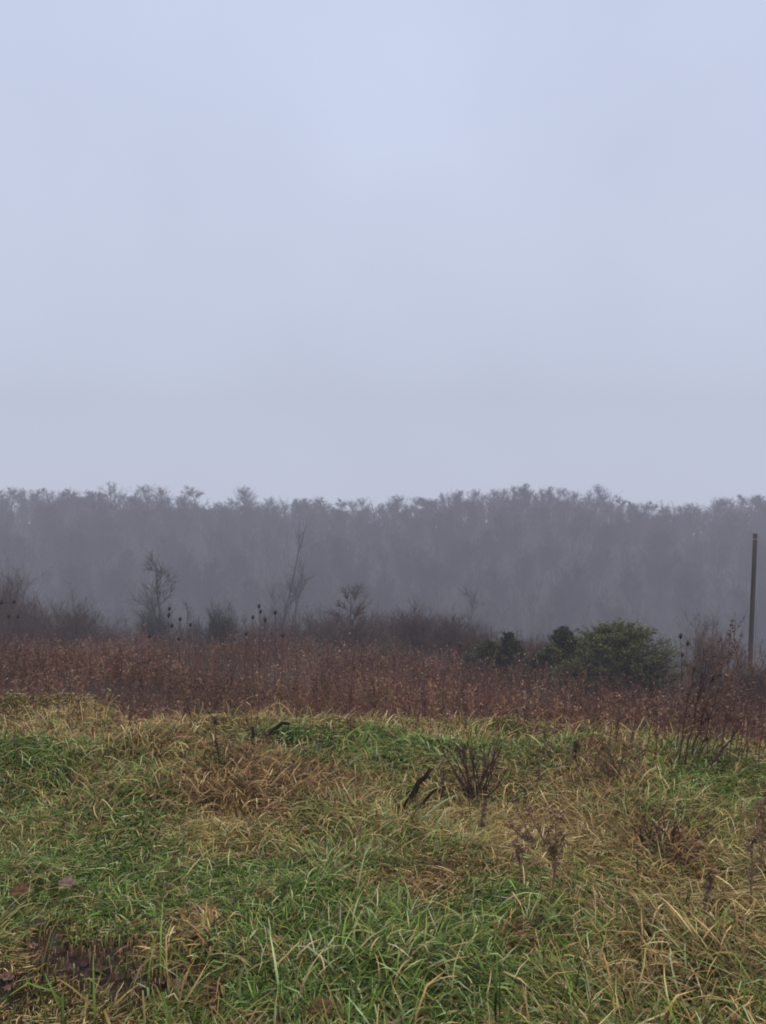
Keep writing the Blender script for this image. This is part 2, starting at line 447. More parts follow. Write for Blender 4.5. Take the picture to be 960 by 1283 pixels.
def along(P, n, t0, t1, bias=1.0):
    """n start points on each path: positions, tangents, index of the path"""
    N, K = P.shape[:2]
    ix = np.repeat(np.arange(N), n)
    t = (t0 + (t1 - t0) * rng.random(len(ix)) ** bias) * (K - 1)
    i = np.minimum(t.astype(int), K - 2); f = (t - i)[:, None]
    a, b = P[ix, i], P[ix, i + 1]
    return a * (1 - f) + b * f, unit(b - a), ix

def spread(tg, a0, a1):
    N = len(tg); an = rng.uniform(a0, a1, N)[:, None]
    pr = unit(np.cross(tg, rng.normal(size=(N, 3))))
    return unit(tg * np.cos(an) + pr * np.sin(an))

RB = .8 * np.array([[.21, .10, .075], [.17, .082, .064], [.235, .12, .088], [.14, .074, .06], [.27, .175, .125], [.19, .112, .088], [.24, .15, .09]])
def brush_band(acc, n, y0, y1, h, w, nb, nf, fl):
    x, y = sample_field(n, y0, y1, .5, 3.0)
    y = np.where(y < 9, y - .6 * rng.random(n) ** 2, y)
    k = rng.random(n) > edge_keep(x, y) * (.93 - .10 * sstep(6.4, 7.4, y) - .12 * sstep(.5, 2.5, x) - .25 * sstep(-2, -4, x))
    k &= rng.random(n) < .35 + .9 * vnoise(x, y, 1.6, 41)
    x, y = x[k], y[k]
    lft = sstep(-1.0, -3.0, x) * (1 - sstep(16, 24, y))
    ramp = sstep(6.6, 10.5, y - .0 + .2 * np.maximum(x, 0)) * 1.25 - .25
    H = .86 * rng.uniform(*h, len(x)) * (.5 + .5 * ramp) * (.6 + .8 * vnoise(x, y, 1.7, 42)) * (1 - .42 * lft)
    H *= np.where(rng.random(len(x)) < .06, rng.uniform(1.15, 1.5, len(x)), 1)
    c = RB[rng.integers(0, len(RB), len(x))] * rng.uniform(.7, 1.25, (len(x), 1)) * (.4 + .75 * vnoise(x, y, 1.5, 43) + .5 * vnoise(x, y, 4.0, 48))[:, None] * (.75 + .5 * vnoise(x, y, .5, 44))[:, None]
    weed_stems(acc, x, y, H, rng.uniform(*w, len(x)), c, nb, nf, fl=fl)

A = Acc()
brush_band(A, 7400, 6.3, 12, (.5, 1.0), (.004, .008), 9, 16, (.015, .035))
brush_band(A, 6500, 12, 19, (.6, 1.05), (.006, .010), 8, 12, (.022, .045))
brush_band(A, 7500, 19, 36, (.6, 1.1), (.010, .016), 7, 10, (.03, .065))
brush_band(A, 5000, 36, 75, (.7, 1.4), (.016, .03), 6, 8, (.05, .10))
n = 2200
x, y = sample_field(n, 3.6, 8.3, .46, .3)
k = rng.random(n) < (.12 + .4 * sstep(.3, 2.6, x)) * sstep(3.2, 7.5, y) * (vnoise(x, y, .7, 47) * 1.5)
x, y = x[k], y[k]
weed_stems(A, x, y, rng.uniform(.12, .5, len(x)) * (.5 + .5 * sstep(5, 8, y)), rng.uniform(.0025, .005, len(x)), RB[rng.integers(0, len(RB), len(x))] * rng.uniform(.7, 1.2, (len(x), 1)), 8, 10, lean=.25, fl=(.008, .02))
tag(A.obj('dry_weeds', M_weed), 'dense red-brown dead weeds covering the slope behind the grass', None, kind='stuff')

# ------------------------------------------------------------------ bare trees and shrubs
def fit(wood, crown, H, half=None):
    # bring the grown plant to its height (and half width)
    v = np.concatenate(crown.v)
    kz = H / np.percentile(v[:, 2], 99.7)
    kx = 1.0 if half is None else half / np.percentile(np.abs(v[:, 0]), 97)
    for a in (wood, crown): a.v = [w_ * np.array([kx, kx, kz], np.float32) for w_ in a.v]

def bare_tree(H, trunk_r, n_limb, n_sub, n_twig, clear=.35, limb_len=.38, limb_ang=(.45, .95), up=.10, crook=.10, lean=0.0, col=(.05, .042, .04), tw=.02, stems=1, fan=.0, twl=(.05,.12)):
    """(wood, twigs): trunk with tapering limbs, and the fine twigs, base at the origin"""
    wood, crown = Acc(), Acc()
    col = np.array(col)
    az = rng.uniform(0, 6.28, stems)
    d = unit(np.stack([np.cos(az) * (fan if stems > 1 else lean), np.sin(az) * (fan if stems > 1 else lean) * .6, np.ones(stems)], -1))
    hh = H * rng.uniform(.75, 1.0, stems); hh[0] = H
    s0 = np.zeros((stems, 3)); s0[:, 2] = -.25
    T = grow_paths(s0, d, hh + .25, 9, crook, .05)
    T[:, :, 2] *= ((hh) / np.maximum(T[:, -1, 2], .1))[:, None]
    tr = trunk_r * np.linspace(1, .16, 9) ** .9
    wood.tubes(T, np.broadcast_to(tr, (stems, 9)), 6, col)
    p, t, ix = along(T, n_limb, clear, .97)
    d1 = spread(t, *limb_ang)
    d1[:, 2] = np.abs(d1[:, 2]) * .8 + .12; d1 = unit(d1)
    rel = (p[:, 2] / H - clear) / (1 - clear)
    l1 = H * limb_len * np.clip(1.05 - .75 * np.clip(rel, 0, 1), .2, 1) * rng.uniform(.6, 1.15, len(p))
    B = grow_paths(p, d1, l1, 6, .18, up)
    r0 = np.clip(trunk_r * .42 * np.clip(1 - rel * .6, .25, 1), .012, None)
    wood.tubes(B, r0[:, None] * np.linspace(1, .25, 6), 5, np.broadcast_to(col, (len(B), 3)))
    p2, t2, i2 = along(B, n_sub, .25, 1.0)
    d2 = spread(t2, .35, .85)
    S = grow_paths(p2, d2, l1[i2] * rng.uniform(.25, .65, len(p2)), 5, .14, up)
    wood.tubes(S, (r0[i2] * .4)[:, None] * np.linspace(1, .3, 5), 3, np.broadcast_to(col, (len(S), 3)))
    p3, t3, i3 = along(S, n_twig, .15, 1.0)
    d3 = spread(t3, .3, .9)
    p4, t4, i4 = along(B, n_twig, .2, 1.0)
    p3 = np.concatenate([p3, p4]); d3 = np.concatenate([d3, spread(t4, .4, 1.1)])
    W = grow_paths(p3, d3, H * rng.uniform(*twl, len(p3)), 4, .15, up)
    crown.ribbons(W, np.full((len(W), 1), tw) * np.array([1, .9, .7, .35]), unit(np.cross(d3, rng.normal(size=d3.shape))), col[None] * rng.uniform(.75, 1.35, (len(W), 1)))
    fit(wood, crown, H)
    return wood, crown

def put_tree(name, label, cat, px, py, Y, group=None, rz=0.0, half=None, **kw):
    reseed(label, px)
    p = at(px, Y); H = top_height(px, py, Y)
    w, c = bare_tree(H, **kw)
    if half: fit(w, c, H, half / FP * Y)
    r = thing(name, label, cat, p, rz, group)
    w.obj('trunk', M_bark, r); c.obj('crown', M_twig, r)
    return r

DK, BR, GY, OL, LB_ = (.048, .039, .036), (.085, .054, .046), (.075, .066, .065), (.085, .078, .05), (.17, .12, .10)
put_tree('bare_tree', 'crooked leafless tree with spreading dark limbs, standing beyond the brown weeds', 'tree', 200, 688, 48, trunk_r=.12, n_limb=18, n_sub=8, n_twig=7, clear=.3, limb_len=.30, crook=.09, col=GY, tw=.016, limb_ang=(.7, 1.2), up=.06, half=32)
put_tree('bare_tree', 'tallest slender leafless tree in the valley, forked into thin upright stems', 'tree', 347, 655, 70, trunk_r=.12, n_limb=8, n_sub=4, n_twig=5, clear=.35, limb_len=.18, crook=.06, col=GY, tw=.03, stems=2, fan=.13, limb_ang=(.2, .5), up=.14)
put_tree('bare_tree', 'short crooked leafless tree with one long limb rising to its right', 'tree', 428, 734, 36, trunk_r=.085, n_limb=15, n_sub=8, n_twig=8, clear=.15, limb_len=.55, crook=.10, col=BR, tw=.013, limb_ang=(.6, 1.1), half=40)
put_tree('bare_tree', 'faint slender leafless tree in the mist just right of the brown thicket', 'tree', 590, 732, 85, trunk_r=.09, n_limb=12, n_sub=5, n_twig=7, clear=.2, limb_len=.16, crook=.06, col=GY, tw=.03, limb_ang=(.3, .7))
put_tree('bare_tree', 'dark leafless tree cut off by the left border of the view', 'tree', -14, 690, 46, trunk_r=.15, n_limb=18, n_sub=6, n_twig=9, clear=.15, limb_len=.34, crook=.08, col=BR, tw=.03)
put_tree('bare_tree', 'thin leafless sapling leaning right beside the crooked spreading tree', 'tree', 236, 748, 50, trunk_r=.06, n_limb=7, n_sub=4, n_twig=5, clear=.3, limb_len=.25, crook=.05, lean=.2, col=GY, tw=.02, limb_ang=(.3, .7))

def shrub(label, px, py, Y, wpx, dens=1.0, col=BR, rz=0.0, group=None):
    reseed(label, px)
    p0 = at(px, Y); H = top_height(px, py, Y); wid = wpx / FP * Y; col = np.array(col)
    r = thing('bare_shrub', label, 'shrub', p0, rz, group)
    n = int(44 * dens) + 8
    a = rng.uniform(0, 6.28, n); q = np.sqrt(rng.random(n))
    st = np.stack([np.cos(a) * q * wid * .2, np.sin(a) * q * wid * .2, np.full(n, -.1)], -1)
    fan = min(.55, .28 * wid / H)
    d = unit(np.stack([np.cos(a) * q * fan * 1.6, np.sin(a) * q * fan * 1.6, np.ones(n)], -1))
    L = H * rng.uniform(.62, 1.02, n) * (1 - .25 * q)
    T = grow_paths(st, d, L, 7, .09, .05)
    wd = Acc(); tw = .008 + .00014 * Y
    wd.tubes(T, (tw * 1.1) * np.linspace(1, .3, 7)[None] * np.ones((n, 1)), 4, col)
    s1, t1, i1 = along(T, 10, .1, 1.0)
    B = grow_paths(s1, spread(t1, .3, .8), L[i1] * rng.uniform(.15, .38, len(i1)), 5, .18, .10)
    wd.tubes(B, (tw * .6) * np.linspace(1, .3, 5)[None] * np.ones((len(B), 1)), 3, col)
    cr = Acc()
    s2, t2, i2 = along(B, 13, .1, 1.0)
    d2 = spread(t2, .25, .9)
    W = grow_paths(s2, d2, H * rng.uniform(.05, .14, len(s2)), 4, .2, .10)
    cr.ribbons(W, np.full((len(W), 1), tw * .75) * np.array([1, .9, .7, .35]), unit(np.cross(d2, rng.normal(size=d2.shape))), col * rng.uniform(.7, 1.4, (len(W), 1)))
    fit(wd, cr, H, wid * .5)
    wd.obj('trunk', M_bark, r); cr.obj('crown', M_twig, r)
    return r

shrub('broad dark brown leafless shrub near the left border, widest of the thicket', 62, 746, 40, 104, 1.9)
shrub('low brown leafless shrub between the widest shrub and the left border', 18, 756, 43, 66, 1.4)
shrub('tall dark leafless bush at the very left border, reaching highest of the bushes', 4, 704, 46, 76, 1.6)
shrub('small leafless shrub on the right flank of the widest shrub', 105, 768, 44, 50, 1.0)
shrub('dense leafless bush wrapped round the foot of the crooked spreading tree', 196, 758, 46, 42, 1.2, DK)
shrub('dark upright leafless bush between the crooked tree and the tall slender tree', 276, 756, 41, 44, 1.3, DK)
shrub('greyish twiggy shrub at the foot of the tall slender tree', 352, 756, 52, 60, 1.0, GY)
shrub('low olive tinged shrub left of the short crooked tree', 396, 802, 33, 46, .9, OL)
shrub('twiggy brown shrub at the foot of the short crooked tree', 440, 778, 35, 62, 1.2)
shrub('small dark olive shrub right of the short crooked tree', 486, 796, 32, 36, 1.0, OL)
shrub('brown leafless shrub with the highest tip of the middle thicket', 520, 757, 38, 50, 1.1)
shrub('brown leafless shrub on the right end of the middle thicket', 566, 772, 36, 52, 1.1)
shrub('thin brown shrub in front of the middle thicket, near the dark little cedar', 592, 796, 30, 44, .8)
shrub('grey brown leafless shrub between the two small dark cedars', 672, 806, 27, 40, .9)
shrub('brown twiggy shrub standing right of the big cedar, below the pole', 892, 772, 21, 62, .7, LB_)
shrub('reddish leafless shrub crowding the foot of the pole', 938, 806, 22, 56, .7, LB_)
for px, py, Y, wpx in [(150, 792, 42, 40), (250, 786, 44, 46), (302, 782, 46, 44), (330, 790, 40, 46), (380, 786, 42, 44), (412, 776, 44, 50), (462, 784, 42, 46),
                       (498, 772, 44, 60), (544, 768, 42, 60), (612, 792, 38, 46), (270, 778, 48, 50), (360, 780, 44, 54), (430, 768, 40, 80), (478, 778, 40, 56), (582, 776, 40, 60), (172, 784, 46, 50), (120, 774, 47, 60), (140, 782, 41, 50), (222, 780, 43, 44), (290, 770, 45, 44), (318, 776, 43, 50), (342, 768, 47, 60), (400, 764, 45, 60), (452, 770, 43, 60), (474, 766, 46, 60),
                       (508, 762, 42, 56), (528, 770, 40, 60), (556, 766, 44, 56), (600, 782, 42, 50), (630, 796, 38, 50), (660, 792, 40, 50), (690, 794, 42, 50), (30, 760, 46, 60), (88, 756, 44, 60)]:
    shrub('fuzzy brown leafless shrub filling the thicket along the back of the weeds', px, py, Y, wpx, .9, BR, group='brown shrubs of the thicket')
for px, py, Y, wpx in [(130,780,60,60),(160,775,66,60),(232,782,52,40),(255,788,58,50),(312,775,60,50),(388,780,58,50),(462,778,58,50),(545,790,60,50),(620,790,64,50),
                       (655,795,60,50),(690,792,66,50),(740,800,62,60),(850,800,60,60),(880,808,55,40)]:
    shrub('faint leafless shrub half lost in the mist on the valley side', px, py, Y, wpx, .7, GY, group='faint shrubs on the valley side')

# ------------------------------------------------------------------ cedars
def cedar(label, px, py, Y, wpx, n_br, col, tip, rounded=.5, lean=0.0):
    reseed(label, px)
    p = at(px, Y); H = top_height(px, py, Y); Wd = wpx / FP * Y * .5
    r = thing('cedar', label, 'evergreen', p, 0.0)
    wood, crown = Acc(), Acc()
    T = grow_paths(np.array([[0, 0, -.1]]), unit(np.array([[lean, 0, 1.]])), H * .97, 7, .012, .05)
    wood.tubes(T, (.05 * np.linspace(1, .15, 7))[None], 6, np.array([.06, .045, .038]))
    s, t, ix = along(T, n_br, .08, 1.0)
    rel = np.clip(s[:, 2] / H, 0, 1)
    az = rng.uniform(0, 6.28, n_br)
    el = rng.uniform(.25, .8, n_br) + .5 * rel
    d = np.stack([np.cos(az) * np.cos(el), np.sin(az) * np.cos(el), np.sin(el)], -1)
    prof = np.clip((1 - rel) ** rounded, .06, 1) * np.clip(rel * 3 + .55, 0, 1)
    bl = Wd * prof * rng.uniform(.7, 1.15, n_br) / np.maximum(np.cos(el), .72) + .06
    B = grow_paths(s, d, bl, 6, .16, .05)
    wood.tubes(B, np.full((n_br, 1), .012) * np.linspace(1, .3, 6), 4, np.broadcast_to(np.array([.05, .036, .03]), (n_br, 3)))
    s2, t2, i2 = along(B, 16, .2, 1.0, .7)
    d2 = spread(t2, .2, .9); d2[:, 2] += .25; d2 = unit(d2)
    S = grow_paths(s2, d2, rng.uniform(.10, .28, len(s2)) * (.2 + .8 * min(Wd, 1.2)) * (.3 + .8 * prof[i2]), 4, .2, .06)
    s3, t3, i3 = along(S, 9, .05, 1.0)
    h0 = np.percentile(s3[:, 2], 99.8); rl = np.clip(s3[:, 2] / h0, 0, 1); az3 = np.arctan2(s3[:, 1], s3[:, 0])
    env = 1.15 * Wd * (1 - rl) ** rounded * (.62 + .75 * vnoise(az3 * 1.6, s3[:, 2] * 3.0, .8, 61)) + .03
    sq = np.minimum(1, env / (np.hypot(s3[:, 0], s3[:, 1]) + 1e-6) * rng.uniform(.4, 1.25, len(s3)))
    sq = np.where(np.repeat(rng.random(len(s2)) < (.25 if rounded >= .8 else .8), 9), 1, sq)   # some sprays stick out of the cone
    s3[:, :2] *= sq[:, None]
    clump = rng.uniform(.55, 1.25, n_br)[i2][i3]
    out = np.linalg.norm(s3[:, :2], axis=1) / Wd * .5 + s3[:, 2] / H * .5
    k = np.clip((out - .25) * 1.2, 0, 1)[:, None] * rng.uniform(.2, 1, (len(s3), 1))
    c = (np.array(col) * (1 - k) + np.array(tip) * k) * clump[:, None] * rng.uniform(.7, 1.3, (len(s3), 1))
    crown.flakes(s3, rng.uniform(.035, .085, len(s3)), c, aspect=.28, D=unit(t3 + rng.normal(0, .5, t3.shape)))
    fit(wood, crown, H, Wd)
    wood.obj('trunk', M_bark, r); crown.obj('crown', M_needle, r)
    return r
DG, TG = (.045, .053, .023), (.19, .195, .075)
cedar('largest rounded olive green cedar bush, right of the row of evergreens', 780, 781, 24, 130, 280, (.068, .075, .028), (.27, .27, .10), .6)
cedar('yellowish olive bush leaning on the right side of the largest cedar', 818, 822, 23, 46, 50, (.085, .075, .035), (.17, .145, .065), .4)
cedar('dark upright cedar just left of the largest cedar, second tallest', 706, 786, 25, 74, 120, DG, TG, .95)
cedar('narrow pointed dark cedar, smallest width, right of a low bushy cedar', 641, 793, 26, 44, 90, DG, (.08, .09, .04), 1.0)
cedar('low bushy dark cedar at the left end of the evergreens', 612, 803, 26, 56, 70, DG, TG, .8)
cedar('thin ragged cedar top between the second tallest and the largest cedar', 740, 796, 25.5, 44, 60, DG, TG, 1.0)
cedar('small pointed cedar tip touching the left shoulder of the largest cedar', 754, 794, 26, 40, 60, DG, TG, 1.0)
cedar('low olive cedar skirt in front of the second tallest cedar', 726, 826, 23, 60, 70, (.06, .065, .028), (.18, .17, .075), .35)
cedar('low yellow-green cedar mound at the left foot of the largest cedar', 752, 816, 23.2, 54, 70, (.065, .07, .028), (.21, .20, .08), .35)
cedar('dull low evergreen bush between the narrow cedar and the second tallest', 676, 818, 25, 44, 50, (.045, .045, .025), (.13, .12, .06), .4)

# ------------------------------------------------------------------ the wood on the misty ridge
reseed('wood')
protos = []
CL = [(.085, .078, .082)] * 3 + [(.07, .064, .068)] * 2 + [(.034, .029, .029), (.042, .036, .036), (.03, .026, .027), (.046, .041, .041), (.034, .03, .03)]  # first five paler for the ridge: haze put into the bark colour
for i in range(10):
    w, c = bare_tree(12.0, trunk_r=rng.uniform(.12, .18), n_limb=int(rng.integers(20, 32)), n_sub=7, n_twig=12, clear=float(rng.uniform(.2, .45)), limb_len=float(rng.uniform(.30, .50)),
                     limb_ang=(.35, 1.05), up=.10, crook=.07, col=CL[i], tw=.032, twl=(.03, .085), fan=.14, stems=int(rng.integers(1, 4)))
    protos.append((w, c))
root_of = []
def wood_tree(i, x, y, h, label, group, wscale=1.0):
    z = float(gz(x, y)); sc = (h / 12.0 * wscale, h / 12.0 * wscale, h / 12.0)
    rz = float(rng.uniform(0, 6.28))
    if i < len(root_of):
        return dup(root_of[i], (x, y, z), rz, label, 'tree', group, sc)
    r = thing('bare_tree', label, 'tree', (x, y, z), rz, group, sc)
    protos[i][0].obj('trunk', M_bark, r); protos[i][1].obj('crown', M_twig, r)
    root_of.append(r)
    return r

SPECIAL = {185: 'broad round-headed leafless tree standing clear of the skyline above the crooked spreading tree',
           138: 'small-tipped leafless tree poking above the skyline, left of the broad round-headed one',
           240: 'lone thin leafless tree on the skyline just before its dip',
           310: 'tall leafless tree on the skyline at the right end of the dip',
           652: 'highest leafless tree of the ridge, at the left of its raised hump',
           750: 'last tall leafless tree at the right end of the raised hump of the ridge',
           776: 'small leafless tree on the low skyline just right of the raised hump',
           942: 'leafless tree on the skyline above the pole, with sky under its crown'}
spots = []
n = 0
for (px, py) in SKY:
    y = RIDGE_Y + float(rng.uniform(-5, 4)); x = (px - CX) / FP * y
    h = float(EYE + (CY - py) / FP * y - gz(x, y)) * float(rng.uniform(.92, 1.06)) * (1.05 if px in SPECIAL else 1)
    lab = SPECIAL.get(px, 'hazy leafless tree in the skyline row along the top of the wooded ridge')
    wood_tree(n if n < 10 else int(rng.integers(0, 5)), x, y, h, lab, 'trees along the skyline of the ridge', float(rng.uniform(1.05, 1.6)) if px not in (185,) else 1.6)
    n += 1
# rows down the hillside, in view
for y, m, hr in [(237, 24, (6.8, 8.3)), (233, 22, (7, 8.8)), (228, 20, (7.5, 9.5)), (221, 18, (9, 11.5)), (213, 17, (9, 12)), (204, 16, (9, 12)), (195, 15, (9, 12)), (186, 14, (9, 12)),
                 (177, 14, (9, 12)), (168, 13, (9, 12)), (159, 12, (8, 12)), (150, 12, (8, 11))]:
    half = .45 * y + 2
    for k in range(m):
        x = -half + 2 * half * (k + .5) / m + float(rng.uniform(-3, 3)); yy = float(y + rng.uniform(-3.2, 2))
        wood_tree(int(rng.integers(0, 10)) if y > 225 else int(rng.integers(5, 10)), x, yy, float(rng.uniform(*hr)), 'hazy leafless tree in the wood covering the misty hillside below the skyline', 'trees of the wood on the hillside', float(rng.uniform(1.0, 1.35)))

# the rest of the wood, its flanks beyond the frame and its undergrowth: one mass
A = Acc()
n = 1900
y = np.concatenate([rng.uniform(140, 236, 800), rng.uniform(229, 243, 1100)]); x = rng.uniform(-1, 1, n) * (.47 * y + 45)
h = np.concatenate([rng.uniform(7.5, 10.5, 800), rng.uniform(3.8, 6.8, 1100)]); hz = gz(x, y)
hk = (.55 + .9 * sstep(200, 240, y))[:, None]  # trees paler towards the ridge, darker downhill: haze put into the colour
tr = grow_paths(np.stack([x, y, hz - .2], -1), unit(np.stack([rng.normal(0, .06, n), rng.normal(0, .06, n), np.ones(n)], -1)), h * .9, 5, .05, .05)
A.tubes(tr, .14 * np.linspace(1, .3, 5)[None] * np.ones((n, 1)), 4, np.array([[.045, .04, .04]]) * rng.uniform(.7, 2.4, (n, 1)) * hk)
p, t, ix = along(tr, 15, .12, 1.0); hk = hk[ix]
d = spread(t, .4, 1.0)
LB = grow_paths(p, d, h[ix] * rng.uniform(.18, .36, len(ix)), 4, .15, .15)
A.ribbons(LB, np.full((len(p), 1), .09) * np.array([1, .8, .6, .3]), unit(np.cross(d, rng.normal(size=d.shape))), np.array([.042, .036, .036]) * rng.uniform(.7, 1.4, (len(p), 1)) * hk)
p, t, ix = along(LB, 13, .1, 1.0); hk = hk[ix]
d = spread(t, .3, .9)
LB = grow_paths(p, d, rng.uniform(.5, 1.3, len(p)), 3, .2, .12)
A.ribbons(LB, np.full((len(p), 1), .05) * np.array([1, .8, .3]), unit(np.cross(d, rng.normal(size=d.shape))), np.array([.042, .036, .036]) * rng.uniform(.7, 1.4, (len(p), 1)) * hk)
n = 13000
y = np.concatenate([rng.uniform(136, 244, 9000), rng.uniform(234, 252, 4000)]); x = rng.uniform(-1, 1, n) * (.5 * y + 35)
P0 = np.stack([x, y, gz(x, y) - .1], -1)
d = unit(np.stack([rng.normal(0, .3, n), rng.normal(0, .3, n), np.ones(n)], -1))
ST = grow_paths(P0, d, rng.uniform(1.5, 5.0, n), 4, .12, .05)
A.ribbons(ST, np.full((n, 1), .09) * np.array([1, .9, .7, .3]), unit(np.stack([rng.normal(size=n), rng.normal(size=n), np.zeros(n)], -1)), np.array([[.04, .033, .033]]) * rng.uniform(.6, 1.5, (n, 1)) * (.6 + .7 * sstep(200, 240, y))[:, None])  # undergrowth paler uphill as well, haze put into its colour
p, t, ix = along(ST, 7, .2, 1.0)
d = spread(t, .3, .9)
TW = grow_paths(p, d, rng.uniform(.5, 1.6, len(p)), 3, .2, .1)
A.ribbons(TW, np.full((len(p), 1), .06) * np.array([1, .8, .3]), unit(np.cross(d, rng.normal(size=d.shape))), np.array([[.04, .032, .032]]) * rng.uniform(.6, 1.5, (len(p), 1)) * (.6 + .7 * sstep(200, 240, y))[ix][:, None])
tag(A.obj('woods', M_twig), 'grey undergrowth and outer flanks of the leafless wood on the ridge', None, kind='stuff')

# ------------------------------------------------------------------ the pole
M_pole = wood_mat('weathered_pole', (.035, .025, .022), (.085, .06, .05))
M_pale = wood_mat('pale_metal', (.12, .12, .12), (.24, .24, .25), .6)
Yp = 30.0
pb = at(938, Yp); ptop = np.array([(946.5 - CX) / FP * Yp, Yp, EYE + (CY - 669) / FP * Yp])
pole = thing('utility_pole', 'bare dark wooden pole leaning slightly right, rising from the weeds near the right border', 'pole', pb)
v = ptop - pb
def straight(a, b, k): return (np.asarray(a)[None] + (np.asarray(b) - np.asarray(a))[None] * np.linspace(0, 1, k)[:, None])[None]
def capped(acc, path, rad, n, col):
    acc.tubes(path, rad, n, col)
    K = path.shape[1]; base = acc.n - n
    acc.add(path[0, -1:], None, None, col)
    acc.t.append(np.stack([base + np.arange(n), base + (np.arange(n) + 1) % n, np.full(n, acc.n - 1)], -1))
    return acc
capped(Acc(), straight(-.5 * unit(v), v, 6), np.linspace(.086, .070, 6)[None], 14, np.array([.06, .045, .04])).obj('shaft', M_pole, pole)
capped(Acc(), straight(v + unit(v) * .002, v + unit(v) * .04, 2), np.array([[.073, .069]]), 14, np.array([.3, .3, .3])).obj('cap', M_pale, pole)
capped(Acc(), straight(v * .965, v * .97, 2), np.array([[.075, .075]]), 14, np.array([.3, .3, .3])).obj('band', M_pale, pole)
off = np.array([.15, -.03, 0])
capped(Acc(), straight(off, off + v * .62, 4), np.full((1, 4), .016), 8, np.array([.3, .3, .3])).obj('conduit', M_pale, pole)

# ------------------------------------------------------------------ seed heads on tall stems (teasels)
def teasel(label, px, pys, Y, base_dx=0.0, group=None, hl=.056):
    p = at(px + base_dx, Y)
    r = thing('seed_head_stalk', label, 'dried weed', p, 0.0, group)
    tops = [np.array([(a - CX) / FP * Y, Y + float(rng.uniform(-.15, .15)), EYE + (CY - b) / FP * Y]) - p for a, b in pys]
    st = Acc(); cs = np.array([.10, .065, .05])
    main = tops[0]
    path = straight(np.zeros(3), main, 7); path[0, 1:-1, :2] += rng.normal(0, .015, (5, 2))
    st.tubes(path, np.linspace(.006, .003, 7)[None], 5, cs)
    for tpt in tops[1:]:
        k = 2 + int(rng.integers(0, 3)); q = straight(path[0, k], tpt, 5); q[0, 1:-1, 2] -= .03
        st.tubes(q, np.linspace(.004, .0025, 5)[None], 5, cs)
    st.obj('stem', M_weed, r)
    for tpt in tops:
        hd = Acc(); L_ = hl * float(rng.uniform(.8, 1.15)); W_ = L_ * .36
        u = np.linspace(0, 1, 7); rad = W_ * np.sin(np.pi * np.clip(u, .06, .95)) ** .7
        ax = straight(tpt - np.array([0, 0, .004]), tpt + np.array([.01, 0, L_]), 7)
        cd = np.array([.055, .042, .032])
        hd.tubes(ax, rad[None], 9, cd)
        nn = 110; uu = rng.random(nn); aa = rng.uniform(0, 6.28, nn)
        pos = tpt + np.stack([np.cos(aa) * W_ * np.sin(np.pi * uu) ** .7, np.sin(aa) * W_ * np.sin(np.pi * uu) ** .7, uu * L_], -1)
        dd = unit(np.stack([np.cos(aa), np.sin(aa), np.full(nn, .6)], -1))
        hd.flakes(pos, np.full(nn, L_ * .16), cd * rng.uniform(.6, 1.6, (nn, 1)), aspect=.3, D=dd)
        nb = 7; ab = np.arange(nb) * 6.28 / nb
        hd.flakes(np.broadcast_to(tpt, (nb, 3)), np.full(nb, L_ * .7), cd * 1.5, aspect=.08, D=unit(np.stack([np.cos(ab), np.sin(ab), np.full(nb, .9)], -1)))
        hd.obj('seed_head', M_weed, r)
    return r
G = 'dark seed heads on tall stalks'
teasel('tallest seed-head stalk below the crooked tree, two dark heads one above the other', 211, [(212, 765), (212, 773)], 12.5, 3, G)
teasel('single-headed stalk just right of the tallest one below the crooked tree', 216, [(216, 786)], 12.8, 2, G)
teasel('middle seed-head stalk below the crooked tree, one head high and one low', 226, [(226, 778), (221, 804)], 12.6, -2, G)
teasel('rightmost seed-head stalk of the group below the crooked tree', 240, [(240, 784)], 12.6, -3, G)
teasel('short dark-headed stalk left of the group below the crooked tree', 185, [(185, 801)], 12.8, 1, G)
teasel('stalk with two dark heads side by side, tallest below the tall slender tree', 322, [(323, 763), (327, 768)], 12.5, 3, G)
teasel('thin stalk with its dark head left of the tallest pair below the slender tree', 315, [(315, 777)], 12.8, 4, G)
teasel('single dark-headed stalk right of the tallest pair below the slender tree', 346, [(346, 769)], 12.6, -4, G)
teasel('stalk with a lower dark head between the two tallest below the slender tree', 332, [(332, 779)], 12.9, 1, G)
teasel('low dark-headed stalk at the left of the group below the slender tree', 308, [(308, 796)], 12.7, 2, G)
teasel('low dark-headed stalk at the right of the group below the slender tree', 354, [(354, 799)], 12.7, -2, G)
teasel('leftmost of the seed-head stalks by the left border, its head at the very edge', 2, [(1, 766)], 12.6, 2, G)
teasel('seed-head stalk by the left border with two dark heads on top', 9, [(7, 756), (15, 757)], 12.6, 2, G)
teasel('small-headed lower stalk by the left border', 18, [(16, 773), (20, 775)], 12.9, 0, G)
teasel('lone dark seed head above the weeds in front of the brown middle thicket', 576, [(576, 810)], 14, 1, G)
teasel('stalk with three stacked dark heads left of the leaning stalks on the right', 856, [(855, 801), (859, 808), (853, 822)], 11, 6, G, .06)

